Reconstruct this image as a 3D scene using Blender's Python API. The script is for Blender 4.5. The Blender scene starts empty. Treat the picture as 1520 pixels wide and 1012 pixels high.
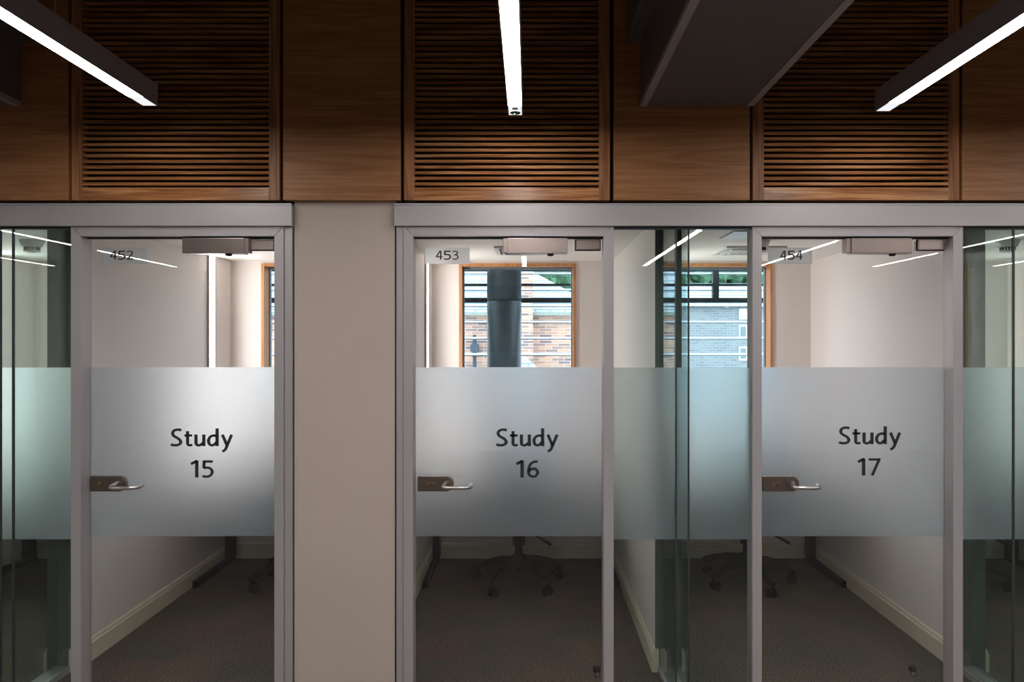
import bpy, bmesh, math, random
from mathutils import Vector, Matrix

random.seed(7)
SC = bpy.context.scene
COL = SC.collection

# ------------------------------------------------------------------ camera / light / exposure
F, VX, VY, H = 1050.0, 785.0, 506.0, 1.58      # focal length in px, vanishing point, eye height
cam_d = bpy.data.cameras.new('camera')
cam_d.sensor_width = 36.0
cam_d.lens = F / 1520.0 * 36.0
cam_d.shift_x = (760.0 - VX) / 1520.0
cam_d.clip_start = 0.05
cam_d.clip_end = 400
cam = bpy.data.objects.new('camera', cam_d)
COL.objects.link(cam)
cam.location = (0, 0, H)
cam.rotation_euler = (math.pi / 2, 0, 0)
SC.camera = cam

world = bpy.data.worlds.new('overcast_sky')
SC.world = world
world.use_nodes = True
bg = world.node_tree.nodes['Background']
bg.inputs[0].default_value = (0.76, 0.90, 1.0, 1)
bg.inputs[1].default_value = 1.7

LAMP_POWER = 15.0       # corridor strip lights
WALL_LIGHT_POWER = 10.2  # vertical strip lights in the study rooms

SC.view_settings.view_transform = 'Standard'
SC.view_settings.look = 'None'
SC.view_settings.exposure = 1.5
SC.view_settings.gamma = 1.0
SC.view_settings.use_curve_mapping = False
SC.cycles.max_bounces = 14
SC.cycles.diffuse_bounces = 5
SC.cycles.glossy_bounces = 5
SC.cycles.transmission_bounces = 10
SC.cycles.transparent_max_bounces = 40
SC.cycles.sample_clamp_indirect = 5.0
SC.cycles.caustics_reflective = False
SC.cycles.caustics_refractive = True


def X(px, Y): return (px - VX) * Y / F
def Z(py, Y): return H - (py - VY) * Y / F


# ------------------------------------------------------------------ materials
def srgb(r, g, b):
    def c(v):
        v /= 255.0
        return v / 12.92 if v <= 0.04045 else ((v + 0.055) / 1.055) ** 2.4
    return (c(r), c(g), c(b), 1)


def new_mat(name):
    m = bpy.data.materials.new(name)
    m.use_nodes = True
    nt = m.node_tree
    for n in list(nt.nodes):
        nt.nodes.remove(n)
    out = nt.nodes.new('ShaderNodeOutputMaterial')
    return m, nt, out


def link(nt, a, b): nt.links.new(a, b)


def obj_coords(nt, scale=(1, 1, 1), rand=0.0):
    tc = nt.nodes.new('ShaderNodeTexCoord')
    mp = nt.nodes.new('ShaderNodeMapping')
    mp.inputs['Scale'].default_value = scale
    if rand:
        oi = nt.nodes.new('ShaderNodeObjectInfo')
        ml = nt.nodes.new('ShaderNodeMath'); ml.operation = 'MULTIPLY'
        ml.inputs[1].default_value = rand
        link(nt, oi.outputs['Random'], ml.inputs[0])
        ad = nt.nodes.new('ShaderNodeVectorMath'); ad.operation = 'ADD'
        link(nt, tc.outputs['Object'], ad.inputs[0])
        link(nt, ml.outputs[0], ad.inputs[1])
        link(nt, ad.outputs[0], mp.inputs['Vector'])
    else:
        link(nt, tc.outputs['Object'], mp.inputs['Vector'])
    return mp.outputs[0]


def noise(nt, vec, scale, detail=4, rough=0.55, dist=0.0):
    n = nt.nodes.new('ShaderNodeTexNoise')
    n.inputs['Scale'].default_value = scale
    n.inputs['Detail'].default_value = detail
    n.inputs['Roughness'].default_value = rough
    n.inputs['Distortion'].default_value = dist
    link(nt, vec, n.inputs['Vector'])
    return n.outputs['Fac']


def ramp(nt, fac, stops):
    r = nt.nodes.new('ShaderNodeValToRGB')
    els = r.color_ramp.elements
    while len(els) < len(stops):
        els.new(0.5)
    for e, (p, c) in zip(els, stops):
        e.position = p
        e.color = c
    link(nt, fac, r.inputs[0])
    return r.outputs[0]


def principled(nt, out, color=None, rough=0.5, metal=0.0, spec=0.5):
    p = nt.nodes.new('ShaderNodeBsdfPrincipled')
    if color is not None:
        if hasattr(color, 'links'):
            link(nt, color, p.inputs['Base Color'])
        else:
            p.inputs['Base Color'].default_value = color
    p.inputs['Roughness'].default_value = rough
    p.inputs['Metallic'].default_value = metal
    p.inputs['Specular IOR Level'].default_value = spec
    link(nt, p.outputs[0], out.inputs[0])
    return p


def bump(nt, p, fac, strength, dist=0.002):
    b = nt.nodes.new('ShaderNodeBump')
    b.inputs['Strength'].default_value = strength
    b.inputs['Distance'].default_value = dist
    link(nt, fac, b.inputs['Height'])
    link(nt, b.outputs[0], p.inputs['Normal'])


def mottled(name, c, rough=0.6, metal=0.0, var=0.06, scale=6.0, spec=0.4, bmp=0.0, bscale=200.0):
    m, nt, out = new_mat(name)
    v = obj_coords(nt)
    f = noise(nt, v, scale, 5)
    lo = tuple(x * (1 - var) for x in c[:3]) + (1,)
    hi = tuple(min(1, x * (1 + var)) for x in c[:3]) + (1,)
    col = ramp(nt, f, [(0.3, lo), (0.7, hi)])
    p = principled(nt, out, col, rough, metal, spec)
    if bmp:
        bump(nt, p, noise(nt, v, bscale, 2), bmp)
    return m


def wood(name, axis, dark, mid, light, rough=0.42):
    m, nt, out = new_mat(name)
    s1 = {'x': (0.55, 9, 9), 'z': (9, 9, 0.55)}[axis]
    s2 = {'x': (2.5, 130, 130), 'z': (130, 130, 2.5)}[axis]
    v1 = obj_coords(nt, s1, 7.0)
    v2 = obj_coords(nt, s2, 7.0)
    broad = noise(nt, v1, 1.6, 5, 0.55, 0.8)
    # growth-ring figure
    mm = nt.nodes.new('ShaderNodeMath'); mm.operation = 'MULTIPLY'; mm.inputs[1].default_value = 9.0
    link(nt, broad, mm.inputs[0])
    fr = nt.nodes.new('ShaderNodeMath'); fr.operation = 'PINGPONG'; fr.inputs[1].default_value = 1.0
    link(nt, mm.outputs[0], fr.inputs[0])
    fine = noise(nt, v2, 1.0, 4, 0.6)
    mx = nt.nodes.new('ShaderNodeMix'); mx.data_type = 'FLOAT'
    mx.inputs[0].default_value = 0.74
    link(nt, fr.outputs[0], mx.inputs[2]); link(nt, fine, mx.inputs[3])
    col = ramp(nt, mx.outputs[0], [(0.30, dark), (0.5, mid), (0.72, light)])
    p = principled(nt, out, col, rough, 0, 0.35)
    bump(nt, p, fine, 0.12, 0.001)
    return m


def emitter(name, c, strength):
    m, nt, out = new_mat(name)
    e = nt.nodes.new('ShaderNodeEmission')
    e.inputs[0].default_value = c
    e.inputs[1].default_value = strength
    link(nt, e.outputs[0], out.inputs[0])
    return m


def glass(name, tint, gloss=1.0):
    """Clear sheet glass: straight transmission with a tint and Fresnel reflection."""
    m, nt, out = new_mat(name)
    geo = nt.nodes.new('ShaderNodeNewGeometry')
    ior = nt.nodes.new('ShaderNodeMix'); ior.data_type = 'FLOAT'
    ior.inputs[2].default_value = 1.5
    ior.inputs[3].default_value = 1 / 1.5
    link(nt, geo.outputs['Backfacing'], ior.inputs[0])
    fr = nt.nodes.new('ShaderNodeFresnel')
    link(nt, ior.outputs[0], fr.inputs['IOR'])
    k = nt.nodes.new('ShaderNodeMath'); k.operation = 'MULTIPLY'; k.inputs[1].default_value = gloss
    k.use_clamp = True
    link(nt, fr.outputs[0], k.inputs[0])
    tr = nt.nodes.new('ShaderNodeBsdfTransparent'); tr.inputs[0].default_value = tint
    gl = nt.nodes.new('ShaderNodeBsdfGlossy'); gl.inputs['Roughness'].default_value = 0.0
    mx = nt.nodes.new('ShaderNodeMixShader')
    link(nt, k.outputs[0], mx.inputs[0]); link(nt, tr.outputs[0], mx.inputs[1]); link(nt, gl.outputs[0], mx.inputs[2])
    link(nt, mx.outputs[0], out.inputs[0])
    return m


def frosted(name, tint, rough=0.42, milk=0.2, clear=0.0):
    m, nt, out = new_mat(name)
    re = nt.nodes.new('ShaderNodeBsdfRefraction')
    re.inputs['Color'].default_value = tint
    re.inputs['Roughness'].default_value = rough
    re.inputs['IOR'].default_value = 1.45
    di = nt.nodes.new('ShaderNodeBsdfDiffuse'); di.inputs[0].default_value = (0.74, 0.81, 0.88, 1)
    tl = nt.nodes.new('ShaderNodeBsdfTranslucent'); tl.inputs[0].default_value = (0.74, 0.81, 0.88, 1)
    m1 = nt.nodes.new('ShaderNodeMixShader'); m1.inputs[0].default_value = 0.6
    link(nt, di.outputs[0], m1.inputs[1]); link(nt, tl.outputs[0], m1.inputs[2])
    m2 = nt.nodes.new('ShaderNodeMixShader'); m2.inputs[0].default_value = milk
    link(nt, re.outputs[0], m2.inputs[1]); link(nt, m1.outputs[0], m2.inputs[2])
    last = m2
    if clear:
        tr = nt.nodes.new('ShaderNodeBsdfTransparent')
        m3 = nt.nodes.new('ShaderNodeMixShader'); m3.inputs[0].default_value = clear
        link(nt, m2.outputs[0], m3.inputs[1]); link(nt, tr.outputs[0], m3.inputs[2])
        last = m3
    link(nt, last.outputs[0], out.inputs[0])
    return m


def carpet_mat():
    m, nt, out = new_mat('carpet_tiles')
    tc = nt.nodes.new('ShaderNodeTexCoord')
    br = nt.nodes.new('ShaderNodeTexBrick')
    br.inputs['Scale'].default_value = 1.0
    br.inputs['Brick Width'].default_value = 0.5
    br.inputs['Row Height'].default_value = 0.25
    br.inputs['Mortar Size'].default_value = 0.0
    br.inputs['Color1'].default_value = srgb(90, 84, 78)
    br.inputs['Color2'].default_value = srgb(103, 84, 80)
    br.inputs['Bias'].default_value = -0.35
    link(nt, tc.outputs['Object'], br.inputs['Vector'])
    v = obj_coords(nt, (1, 1, 1))
    n1 = noise(nt, v, 120, 3, 0.75)
    n2 = noise(nt, v, 3.2, 3)
    hv = ramp(nt, n1, [(0.36, (0.35, 0.35, 0.35, 1)), (0.64, (1.8, 1.77, 1.72, 1))])
    hb = ramp(nt, n2, [(0.35, (0.82, 0.92, 0.86, 1)), (0.65, (1.08, 1.02, 0.99, 1))])
    a = nt.nodes.new('ShaderNodeMix'); a.data_type = 'RGBA'; a.blend_type = 'MULTIPLY'; a.inputs[0].default_value = 1
    link(nt, br.outputs[0], a.inputs[6]); link(nt, hv, a.inputs[7])
    b = nt.nodes.new('ShaderNodeMix'); b.data_type = 'RGBA'; b.blend_type = 'MULTIPLY'; b.inputs[0].default_value = 1
    link(nt, a.outputs[2], b.inputs[6]); link(nt, hb, b.inputs[7])
    p = principled(nt, out, b.outputs[2], 0.95, 0, 0.1)
    bump(nt, p, n1, 0.4, 0.003)
    return m


def brick_mat(name, c1, c2, mortar, w, h, ms, bias=0.0):
    m, nt, out = new_mat(name)
    tc = nt.nodes.new('ShaderNodeTexCoord')
    sp = nt.nodes.new('ShaderNodeSeparateXYZ'); link(nt, tc.outputs['Object'], sp.inputs[0])
    ad = nt.nodes.new('ShaderNodeMath'); ad.operation = 'ADD'
    link(nt, sp.outputs[0], ad.inputs[0]); link(nt, sp.outputs[1], ad.inputs[1])
    cb = nt.nodes.new('ShaderNodeCombineXYZ')
    link(nt, ad.outputs[0], cb.inputs[0]); link(nt, sp.outputs[2], cb.inputs[1])
    br = nt.nodes.new('ShaderNodeTexBrick')
    br.inputs['Scale'].default_value = 1.0
    br.inputs['Brick Width'].default_value = w
    br.inputs['Row Height'].default_value = h
    br.inputs['Mortar Size'].default_value = ms
    br.inputs['Color1'].default_value = c1
    br.inputs['Color2'].default_value = c2
    br.inputs['Mortar'].default_value = mortar
    br.inputs['Bias'].default_value = bias
    link(nt, cb.outputs[0], br.inputs['Vector'])
    principled(nt, out, br.outputs[0], 0.85, 0, 0.2)
    return m


M = {}
M['panel'] = wood('oak_panel', 'x', srgb(136, 91, 55), srgb(154, 105, 66), srgb(168, 120, 80))
M['stile'] = wood('oak_stile', 'z', srgb(112, 70, 44), srgb(150, 100, 64), srgb(176, 124, 84))
M['slat'] = wood('oak_slat', 'x', srgb(120, 76, 44), srgb(158, 106, 66), srgb(192, 142, 98), 0.24)
M['lining'] = wood('ash_lining', 'z', srgb(176, 118, 72), srgb(196, 138, 90), srgb(214, 160, 110))
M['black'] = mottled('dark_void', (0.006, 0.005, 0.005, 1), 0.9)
M['alu'] = mottled('satin_aluminium_frame', srgb(171, 166, 168), 0.42, 0.25, 0.02, 3.0, 0.5)
M['plaster'] = mottled('beige_wall_paint', srgb(186, 172, 162), 0.8, 0, 0.025, 2.5, 0.25, 0.08, 120)
M['white'] = mottled('white_wall_paint', srgb(228, 221, 217), 0.55, 0, 0.012, 2.0, 0.35, 0.04, 150)
M['ceil'] = mottled('white_ceiling_paint', srgb(232, 228, 222), 0.8, 0, 0.01, 2.0, 0.2)
M['skirt'] = mottled('cream_gloss_paint', srgb(214, 206, 186), 0.4, 0, 0.02, 3.0, 0.45)
M['dark_paint'] = mottled('dark_grey_paint', srgb(104, 96, 94), 0.7, 0, 0.04, 3.0, 0.25)
M['flange'] = mottled('light_grey_flange', srgb(158, 148, 146), 0.6, 0, 0.03, 3.0, 0.3)
M['corridor'] = mottled('corridor_grey_paint', srgb(150, 144, 140), 0.8, 0, 0.05, 2.0, 0.2)
M['corridor_floor'] = mottled('bounce_floor_grey', srgb(112, 106, 102), 0.7, 0, 0.05, 3.0, 0.2)  # unseen floor, paler than the carpet so it bounces light upwards
M['carpet'] = carpet_mat()
M['steel'] = mottled('brushed_stainless_steel', srgb(136, 122, 114), 0.34, 0.95, 0.05, 30.0)
M['steel_bright'] = mottled('polished_stainless_steel', srgb(205, 198, 195), 0.3, 1.0, 0.03, 20.0)
M['closer'] = mottled('silver_grey_closer_cover', srgb(150, 137, 132), 0.32, 1.0, 0.03, 10.0)
M['brass'] = mottled('brass_cylinder', srgb(176, 148, 98), 0.3, 1.0, 0.06, 60.0)
M['letter'] = mottled('dark_slate_vinyl', srgb(44, 50, 54), 0.6, 0, 0.03, 10.0, 0.3)
M['lamp_body'] = mottled('anodised_dark_grey', srgb(150, 141, 143), 0.5, 0.2, 0.03, 8.0)
M['lamp'] = emitter('white_lamp_diffuser', (1.0, 0.965, 0.935, 1), LAMP_POWER)
M['lamp_end'] = emitter('glowing_opal_end', (0.97, 0.98, 1.0, 1), 0.33)
M['sensor'] = mottled('dark_sensor_lens', srgb(54, 74, 62), 0.2, 0, 0.1, 60.0)
M['led'] = emitter('green_indicator', (0.35, 1.0, 0.5, 1), 1.5)
M['wall_light'] = emitter('warm_white_strip_diffuser', (1.0, 0.965, 0.945, 1), WALL_LIGHT_POWER)
M['glass_clear'] = glass('clear_door_glass', (0.965, 0.97, 0.968, 1))
M['glass_green'] = glass('green_tinted_glass', (0.915, 0.957, 0.945, 1))
M['glass_window'] = glass('window_glass', (0.93, 0.965, 0.98, 1), 0.9)
M['frost'] = frosted('frosted_film', (0.955, 0.98, 1.0, 1), 0.5, 0.19)
M['frost_green'] = frosted('frosted_film_on_green_glass', (0.95, 0.985, 0.99, 1), 0.5, 0.18)
M['plate_film'] = frosted('translucent_number_film', (0.97, 0.98, 0.98, 1), 0.3, 0.3)
M['silicone'] = mottled('dark_silicone', srgb(52, 60, 58), 0.5)
M['win_alu'] = mottled('charcoal_window_aluminium', srgb(42, 48, 52), 0.45, 0.3, 0.05, 10.0)
M['win_edge'] = mottled('blue_grey_window_aluminium', srgb(120, 136, 146), 0.45, 0.3, 0.05, 10.0)
M['channel'] = mottled('grey_end_channel', srgb(112, 118, 114), 0.45, 0.3, 0.03, 10.0)
M['blade'] = mottled('pale_blue_anodised_blade', srgb(206, 220, 232), 0.4, 0.3, 0.03, 10.0)
M['column'] = mottled('dark_blue_grey_column_paint', srgb(66, 84, 92), 0.4, 0, 0.05, 6.0)
M['brick'] = brick_mat('buff_and_blue_brick', srgb(206, 160, 134), srgb(104, 100, 108), srgb(196, 184, 178), 0.42, 0.1, 0.012, -0.15)
M['grey_brick'] = brick_mat('pale_grey_brick', srgb(146, 151, 155), srgb(128, 134, 140), srgb(160, 163, 166), 0.32, 0.11, 0.014)
M['slate'] = brick_mat('pale_roof_tiles', srgb(192, 204, 212), srgb(176, 190, 198), srgb(128, 142, 152), 0.5, 0.22, 0.02)
M['gutter'] = mottled('grey_green_gutter', srgb(140, 148, 138), 0.5)
M['pipe'] = mottled('slate_blue_pipe', srgb(60, 74, 88), 0.45)
M['white_frame'] = mottled('white_window_frame', srgb(232, 236, 238), 0.5)
M['far_pane'] = mottled('dark_far_pane', srgb(120, 134, 140), 0.2)
M['leaf'] = mottled('green_tree_leaves', srgb(92, 130, 102), 0.8, 0, 0.65, 2.2, 0.2)
M['bark'] = mottled('brown_bark', srgb(84, 70, 58), 0.9, 0, 0.2, 8.0)
M['ground'] = mottled('grey_paving', srgb(150, 150, 146), 0.9, 0, 0.1, 1.0)
M['desk_top'] = mottled('pale_desk_laminate', srgb(196, 188, 178), 0.45, 0, 0.02, 8.0)
M['desk_leg'] = mottled('black_desk_steel', srgb(40, 40, 42), 0.45, 0.4)
M['plastic'] = mottled('black_plastic', srgb(20, 20, 21), 0.6)
M['fabric'] = mottled('dark_blue_grey_fabric', srgb(52, 62, 80), 0.95, 0, 0.15, 120.0, 0.1)
M['rubber'] = mottled('black_rubber', srgb(24, 23, 23), 0.7)
M['diffuser_white'] = mottled('white_grille_paint', srgb(206, 204, 200), 0.5)
M['detector'] = mottled('pale_grey_plastic', srgb(196, 196, 192), 0.5)
M['detector_dark'] = mottled('dark_grille_slots', srgb(60, 62, 60), 0.6)
M['hatch'] = mottled('white_access_panel', srgb(228, 234, 238), 0.35)


# ------------------------------------------------------------------ mesh helpers
class MB:
    def __init__(self): self.bm = bmesh.new()

    def box(self, x0, x1, y0, y1, z0, z1):
        x0, x1 = min(x0, x1), max(x0, x1); y0, y1 = min(y0, y1), max(y0, y1); z0, z1 = min(z0, z1), max(z0, z1)
        v = [self.bm.verts.new(p) for p in ((x0, y0, z0), (x1, y0, z0), (x1, y1, z0), (x0, y1, z0),
                                            (x0, y0, z1), (x1, y0, z1), (x1, y1, z1), (x0, y1, z1))]
        for f in ((3, 2, 1, 0), (4, 5, 6, 7), (0, 1, 5, 4), (1, 2, 6, 5), (2, 3, 7, 6), (3, 0, 4, 7)):
            self.bm.faces.new([v[i] for i in f])
        return self

    def quad(self, pts):
        self.bm.faces.new([self.bm.verts.new(p) for p in pts]); return self

    def prism(self, poly, d):
        """extrude a planar polygon (list of 3-D points) by the vector d"""
        d = Vector(d)
        a = [self.bm.verts.new(p) for p in poly]
        b = [self.bm.verts.new(Vector(p) + d) for p in poly]
        self.bm.faces.new(list(reversed(a))); self.bm.faces.new(b)
        n = len(poly)
        for i in range(n):
            self.bm.faces.new((a[i], a[(i + 1) % n], b[(i + 1) % n], b[i]))
        return self

    def tube(self, pts, r, seg=12, caps=True):
        pts = [Vector(p) for p in pts]
        rs = r if isinstance(r, (list, tuple)) else [r] * len(pts)
        rings = []
        up = None
        for i, p in enumerate(pts):
            t = (pts[min(i + 1, len(pts) - 1)] - pts[max(i - 1, 0)]).normalized()
            if up is None:
                up = Vector((0, 0, 1)) if abs(t.z) < 0.9 else Vector((1, 0, 0))
            s = t.cross(up).normalized(); u = s.cross(t).normalized(); up = u
            rings.append([self.bm.verts.new(p + (s * math.cos(2 * math.pi * k / seg) + u * math.sin(2 * math.pi * k / seg)) * rs[i]) for k in range(seg)])
        for a, b in zip(rings, rings[1:]):
            for k in range(seg):
                f = self.bm.faces.new((a[k], a[(k + 1) % seg], b[(k + 1) % seg], b[k])); f.smooth = True
        if caps:
            self.bm.faces.new(list(reversed(rings[0]))); self.bm.faces.new(rings[-1])
        return self

    def lathe(self, prof, c=(0, 0, 0), axis='z', seg=24):
        """prof: list of (radius, height) along the axis"""
        rings = []
        for r, h in prof:
            ring = []
            for k in range(seg):
                a = 2 * math.pi * k / seg
                p = {'z': (r * math.cos(a), r * math.sin(a), h), 'y': (r * math.cos(a), h, r * math.sin(a)), 'x': (h, r * math.cos(a), r * math.sin(a))}[axis]
                ring.append(self.bm.verts.new((p[0] + c[0], p[1] + c[1], p[2] + c[2])))
            rings.append(ring)
        for a, b in zip(rings, rings[1:]):
            for k in range(seg):
                f = self.bm.faces.new((a[k], a[(k + 1) % seg], b[(k + 1) % seg], b[k])); f.smooth = True
        self.bm.faces.new(list(reversed(rings[0]))); self.bm.faces.new(rings[-1])
        return self

    def strip(self, pts, widths, y0, y1):
        """a flat brush stroke in the XZ plane with thickness in y (mitred polyline)"""
        n = len(pts)
        L, R = [], []
        for i in range(n):
            a = pts[max(i - 1, 0)]; b = pts[min(i + 1, n - 1)]
            tx, tz = b[0] - a[0], b[1] - a[1]
            l = math.hypot(tx, tz) or 1
            nx, nz = -tz / l, tx / l
            w = widths[i] / 2
            L.append((pts[i][0] + nx * w, pts[i][1] + nz * w)); R.append((pts[i][0] - nx * w, pts[i][1] - nz * w))
        vl = [(self.bm.verts.new((p[0], y0, p[1])), self.bm.verts.new((p[0], y1, p[1]))) for p in L]
        vr = [(self.bm.verts.new((p[0], y0, p[1])), self.bm.verts.new((p[0], y1, p[1]))) for p in R]
        for i in range(n - 1):
            self.bm.faces.new((vl[i][0], vr[i][0], vr[i + 1][0], vl[i + 1][0]))
            self.bm.faces.new((vl[i][1], vl[i + 1][1], vr[i + 1][1], vr[i][1]))
            self.bm.faces.new((vl[i][0], vl[i + 1][0], vl[i + 1][1], vl[i][1]))
            self.bm.faces.new((vr[i][0], vr[i][1], vr[i + 1][1], vr[i + 1][0]))
        self.bm.faces.new((vl[0][0], vl[0][1], vr[0][1], vr[0][0]))
        self.bm.faces.new((vl[-1][0], vr[-1][0], vr[-1][1], vl[-1][1]))
        return self

    def build(self, name, mat, parent=None, bevel=0.0, seg=2):
        bmesh.ops.recalc_face_normals(self.bm, faces=self.bm.faces[:])
        me = bpy.data.meshes.new(name)
        self.bm.to_mesh(me); self.bm.free()
        me.materials.append(mat)
        o = bpy.data.objects.new(name, me)
        COL.objects.link(o)
        if parent is not None:
            attach(o, parent)
        if bevel:
            b = o.modifiers.new('bevel', 'BEVEL'); b.width = bevel; b.segments = seg
            b.limit_method = 'ANGLE'; b.angle_limit = math.radians(40)
        return o


def world_matrix(o):
    m = o.matrix_basis.copy()
    while o.parent:
        m = o.parent.matrix_basis @ o.matrix_parent_inverse @ m if False else (o.parent.matrix_basis @ (o.matrix_parent_inverse @ m))
        o = o.parent
    return m


def attach(o, parent):
    """parent o to parent, keeping the world coordinates its mesh was written in"""
    o.parent = parent
    o.matrix_parent_inverse = world_matrix(parent).inverted()


def tag(o, label=None, cat=None, group=None, kind=None):
    if label: o['label'] = label
    if cat: o['category'] = cat
    if group: o['group'] = group
    if kind: o['kind'] = kind
    return o


def empty(name, loc, label=None, cat=None, group=None, kind=None, rz=0.0):
    o = bpy.data.objects.new(name, None)
    o.empty_display_size = 0.1
    COL.objects.link(o)
    o.location = loc
    o.rotation_euler = (0, 0, rz)
    return tag(o, label, cat, group, kind)


def struct(o, label=None, cat=None):
    return tag(o, label, cat, None, 'structure')


def box(name, mat, x0, x1, y0, y1, z0, z1, parent=None, bevel=0.0):
    return MB().box(x0, x1, y0, y1, z0, z1).build(name, mat, parent, bevel)


# ------------------------------------------------------------------ setting: shell
YB = 5.157                 # study rooms' back wall
ZC = 2.163                 # study rooms' ceiling
struct(box('floor', M['carpet'], -7, 7, 3.0, YB + 0.25, -0.12, 0), 'dark grey carpet tiled floor with faint reddish tiles', 'floor')
struct(box('floor', M['corridor_floor'], -7, 7, -4, 3.0, -0.12, 0), 'unseen corridor floor in front of the doors, toned pale to bounce light', 'floor')
struct(box('ceiling', M['dark_paint'], -7, 7, -4, 3.2, 3.4, 3.5), 'dark corridor ceiling above the strip lights', 'ceiling')
struct(box('wall_rear', M['corridor'], -7, 7, -4.1, -4, 0, 3.4), 'grey corridor wall facing the study doors', 'wall')
struct(box('wall_left', M['corridor'], -7.1, -7, -4, 3.2, 0, 3.4), 'grey corridor end wall on the left', 'wall')
struct(box('wall_right', M['corridor'], 7, 7.1, -4, 3.2, 0, 3.4), 'grey corridor end wall on the right', 'wall')
# wall behind the timber cladding, above the glazing
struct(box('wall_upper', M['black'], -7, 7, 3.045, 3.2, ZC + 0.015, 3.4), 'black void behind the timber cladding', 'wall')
# corridor wall beyond the visible bays
struct(box('wall_front', M['plaster'], -7, -3.55, 3.0, 3.12, 0, ZC + 0.01), 'beige corridor wall beyond the left glazing', 'wall')
struct(box('wall_front', M['plaster'], 3.45, 7, 3.0, 3.12, 0, ZC + 0.01), 'beige corridor wall beyond the right glazing', 'wall')
# beige column between Study 15 and Study 16
struct(MB().box(X(437, 3.014), X(586, 3.014), 3.014, 3.12, 0, ZC + 0.012).build('wall_column', M['plaster']),
       'plain beige plastered wall pier between the two left glass doors', 'wall')

for a, b in ((-1.012, -0.990), (-0.575, -0.555)):  # black strips added to stop room light leaking through the gaps
    struct(box('trim_gap_filler', M['black'], a, b, 3.092, 3.13, 0, ZC), 'black filler strip added in the shadow gap beside the beige pier', 'trim')

ROOMS = [(-3.61, -2.30), (-2.175, -0.86), (-0.705, 0.604), (0.73, 2.055), (2.18, 3.49)]
RN = ['far left room', 'Study 15 room', 'Study 16 room', 'Study 17 room', 'far right room']
struct(box('ceiling', M['ceil'], -3.75, 3.63, 3.07, YB + 0.25, ZC, ZC + 0.012), 'white ceiling over the row of study rooms', 'ceiling')

YP = 3.39                   # front end of the short glazed partitions
PART = [(-2.30, -2.175, YP, 'white partition wall between far left room and Study 15'),
        (-0.86, -0.705, 3.12, 'white partition wall behind the beige pier'),
        (0.604, 0.73, YP, 'white partition wall between Study 16 and Study 17'),
        (2.055, 2.18, YP, 'white partition wall on the right of Study 17'),
        (-3.74, -3.61, 3.12, 'white outer wall of the far left room'),
        (3.49, 3.62, 3.12, 'white outer wall of the far right room')]
for x0, x1, y0, lab in PART:
    struct(box('wall_partition', M['white'], x0, x1, y0, YB, 0, ZC), lab, 'wall')


def skirting(x, s, y0, y1, lab):
    """moulded baseboard on a wall face at x, projecting towards s"""
    prof = [(0, 0), (0.016, 0), (0.016, 0.088), (0.010, 0.094), (0.010, 0.102), (0.005, 0.110), (0, 0.112)]
    mb = MB().prism([(x + s * a, y0, b) for a, b in prof], (0, y1 - y0, 0))
    struct(mb.build('baseboard_side', M['skirt']), lab, 'baseboard')


for (x0, x1), rn in zip(ROOMS, RN):
    yl = YP - 0.016 if abs(x0 - (-0.705)) > 0.01 and x0 > -3.6 else 3.125
    yr = YP - 0.016 if abs(x1 - (-0.86)) > 0.01 and x1 < 3.4 else 3.125
    skirting(x0, 1, yl, YB, 'cream baseboard along the left wall of the ' + rn)
    skirting(x1, -1, yr, YB, 'cream baseboard along the right wall of the ' + rn)
    prof = [(0, 0), (0.016, 0), (0.016, 0.088), (0.010, 0.094), (0.010, 0.102), (0.005, 0.110), (0, 0.112)]
    mb = MB().prism([(x0 + 0.016, YB - a, b) for a, b in prof], (x1 - x0 - 0.032, 0, 0))
    struct(mb.build('baseboard_back', M['skirt']), 'cream baseboard under the window of the ' + rn, 'baseboard')
for x0, x1, ea, eb, lab in ((-2.30, -2.175, -2.195, -2.175, PART[0][3][6:]), (0.604, 0.73, 0.604, 0.621, PART[2][3][6:]), (2.055, 2.18, 2.055, 2.062, PART[3][3][6:])):
    struct(box('baseboard_end', M['skirt'], ea, eb, YP - 0.016, YP, 0, 0.11), 'cream baseboard return on the end of the ' + lab, 'baseboard')
    mb = MB().box(x0, x1, YP - 0.012, YP, 0.112, ZC)
    if ea > x0: mb.box(x0, ea, YP - 0.012, YP, 0, 0.112)
    if eb < x1: mb.box(eb, x1, YP - 0.012, YP, 0, 0.112)
    struct(mb.build('trim_end', M['channel']), 'dark channel capping the end of the ' + lab, 'trim')

# ------------------------------------------------------------------ back wall and outside windows
PITCH = 1.435
WIN = [(-0.509 + k * PITCH, 0.345 + k * PITCH) for k in (-2, -1, 0, 1, 2)]
WIN[1] = (X(388, YB), X(388, YB) + 0.854)
ZS, ZH = 0.80, 2.146
mb = MB()
edges = [-3.74] + [v for w in WIN for v in w] + [3.62]
for i in range(0, len(edges), 2):
    mb.box(edges[i], edges[i + 1], YB, YB + 0.2, 0, ZC + 0.2)
for a, b in WIN:
    mb.box(a, b, YB, YB + 0.2, 0, ZS)
    mb.box(a, b, YB, YB + 0.2, ZH, ZC + 0.2)
struct(mb.build('wall_back', M['white']), 'white back wall of the study rooms with window openings', 'wall')

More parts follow.
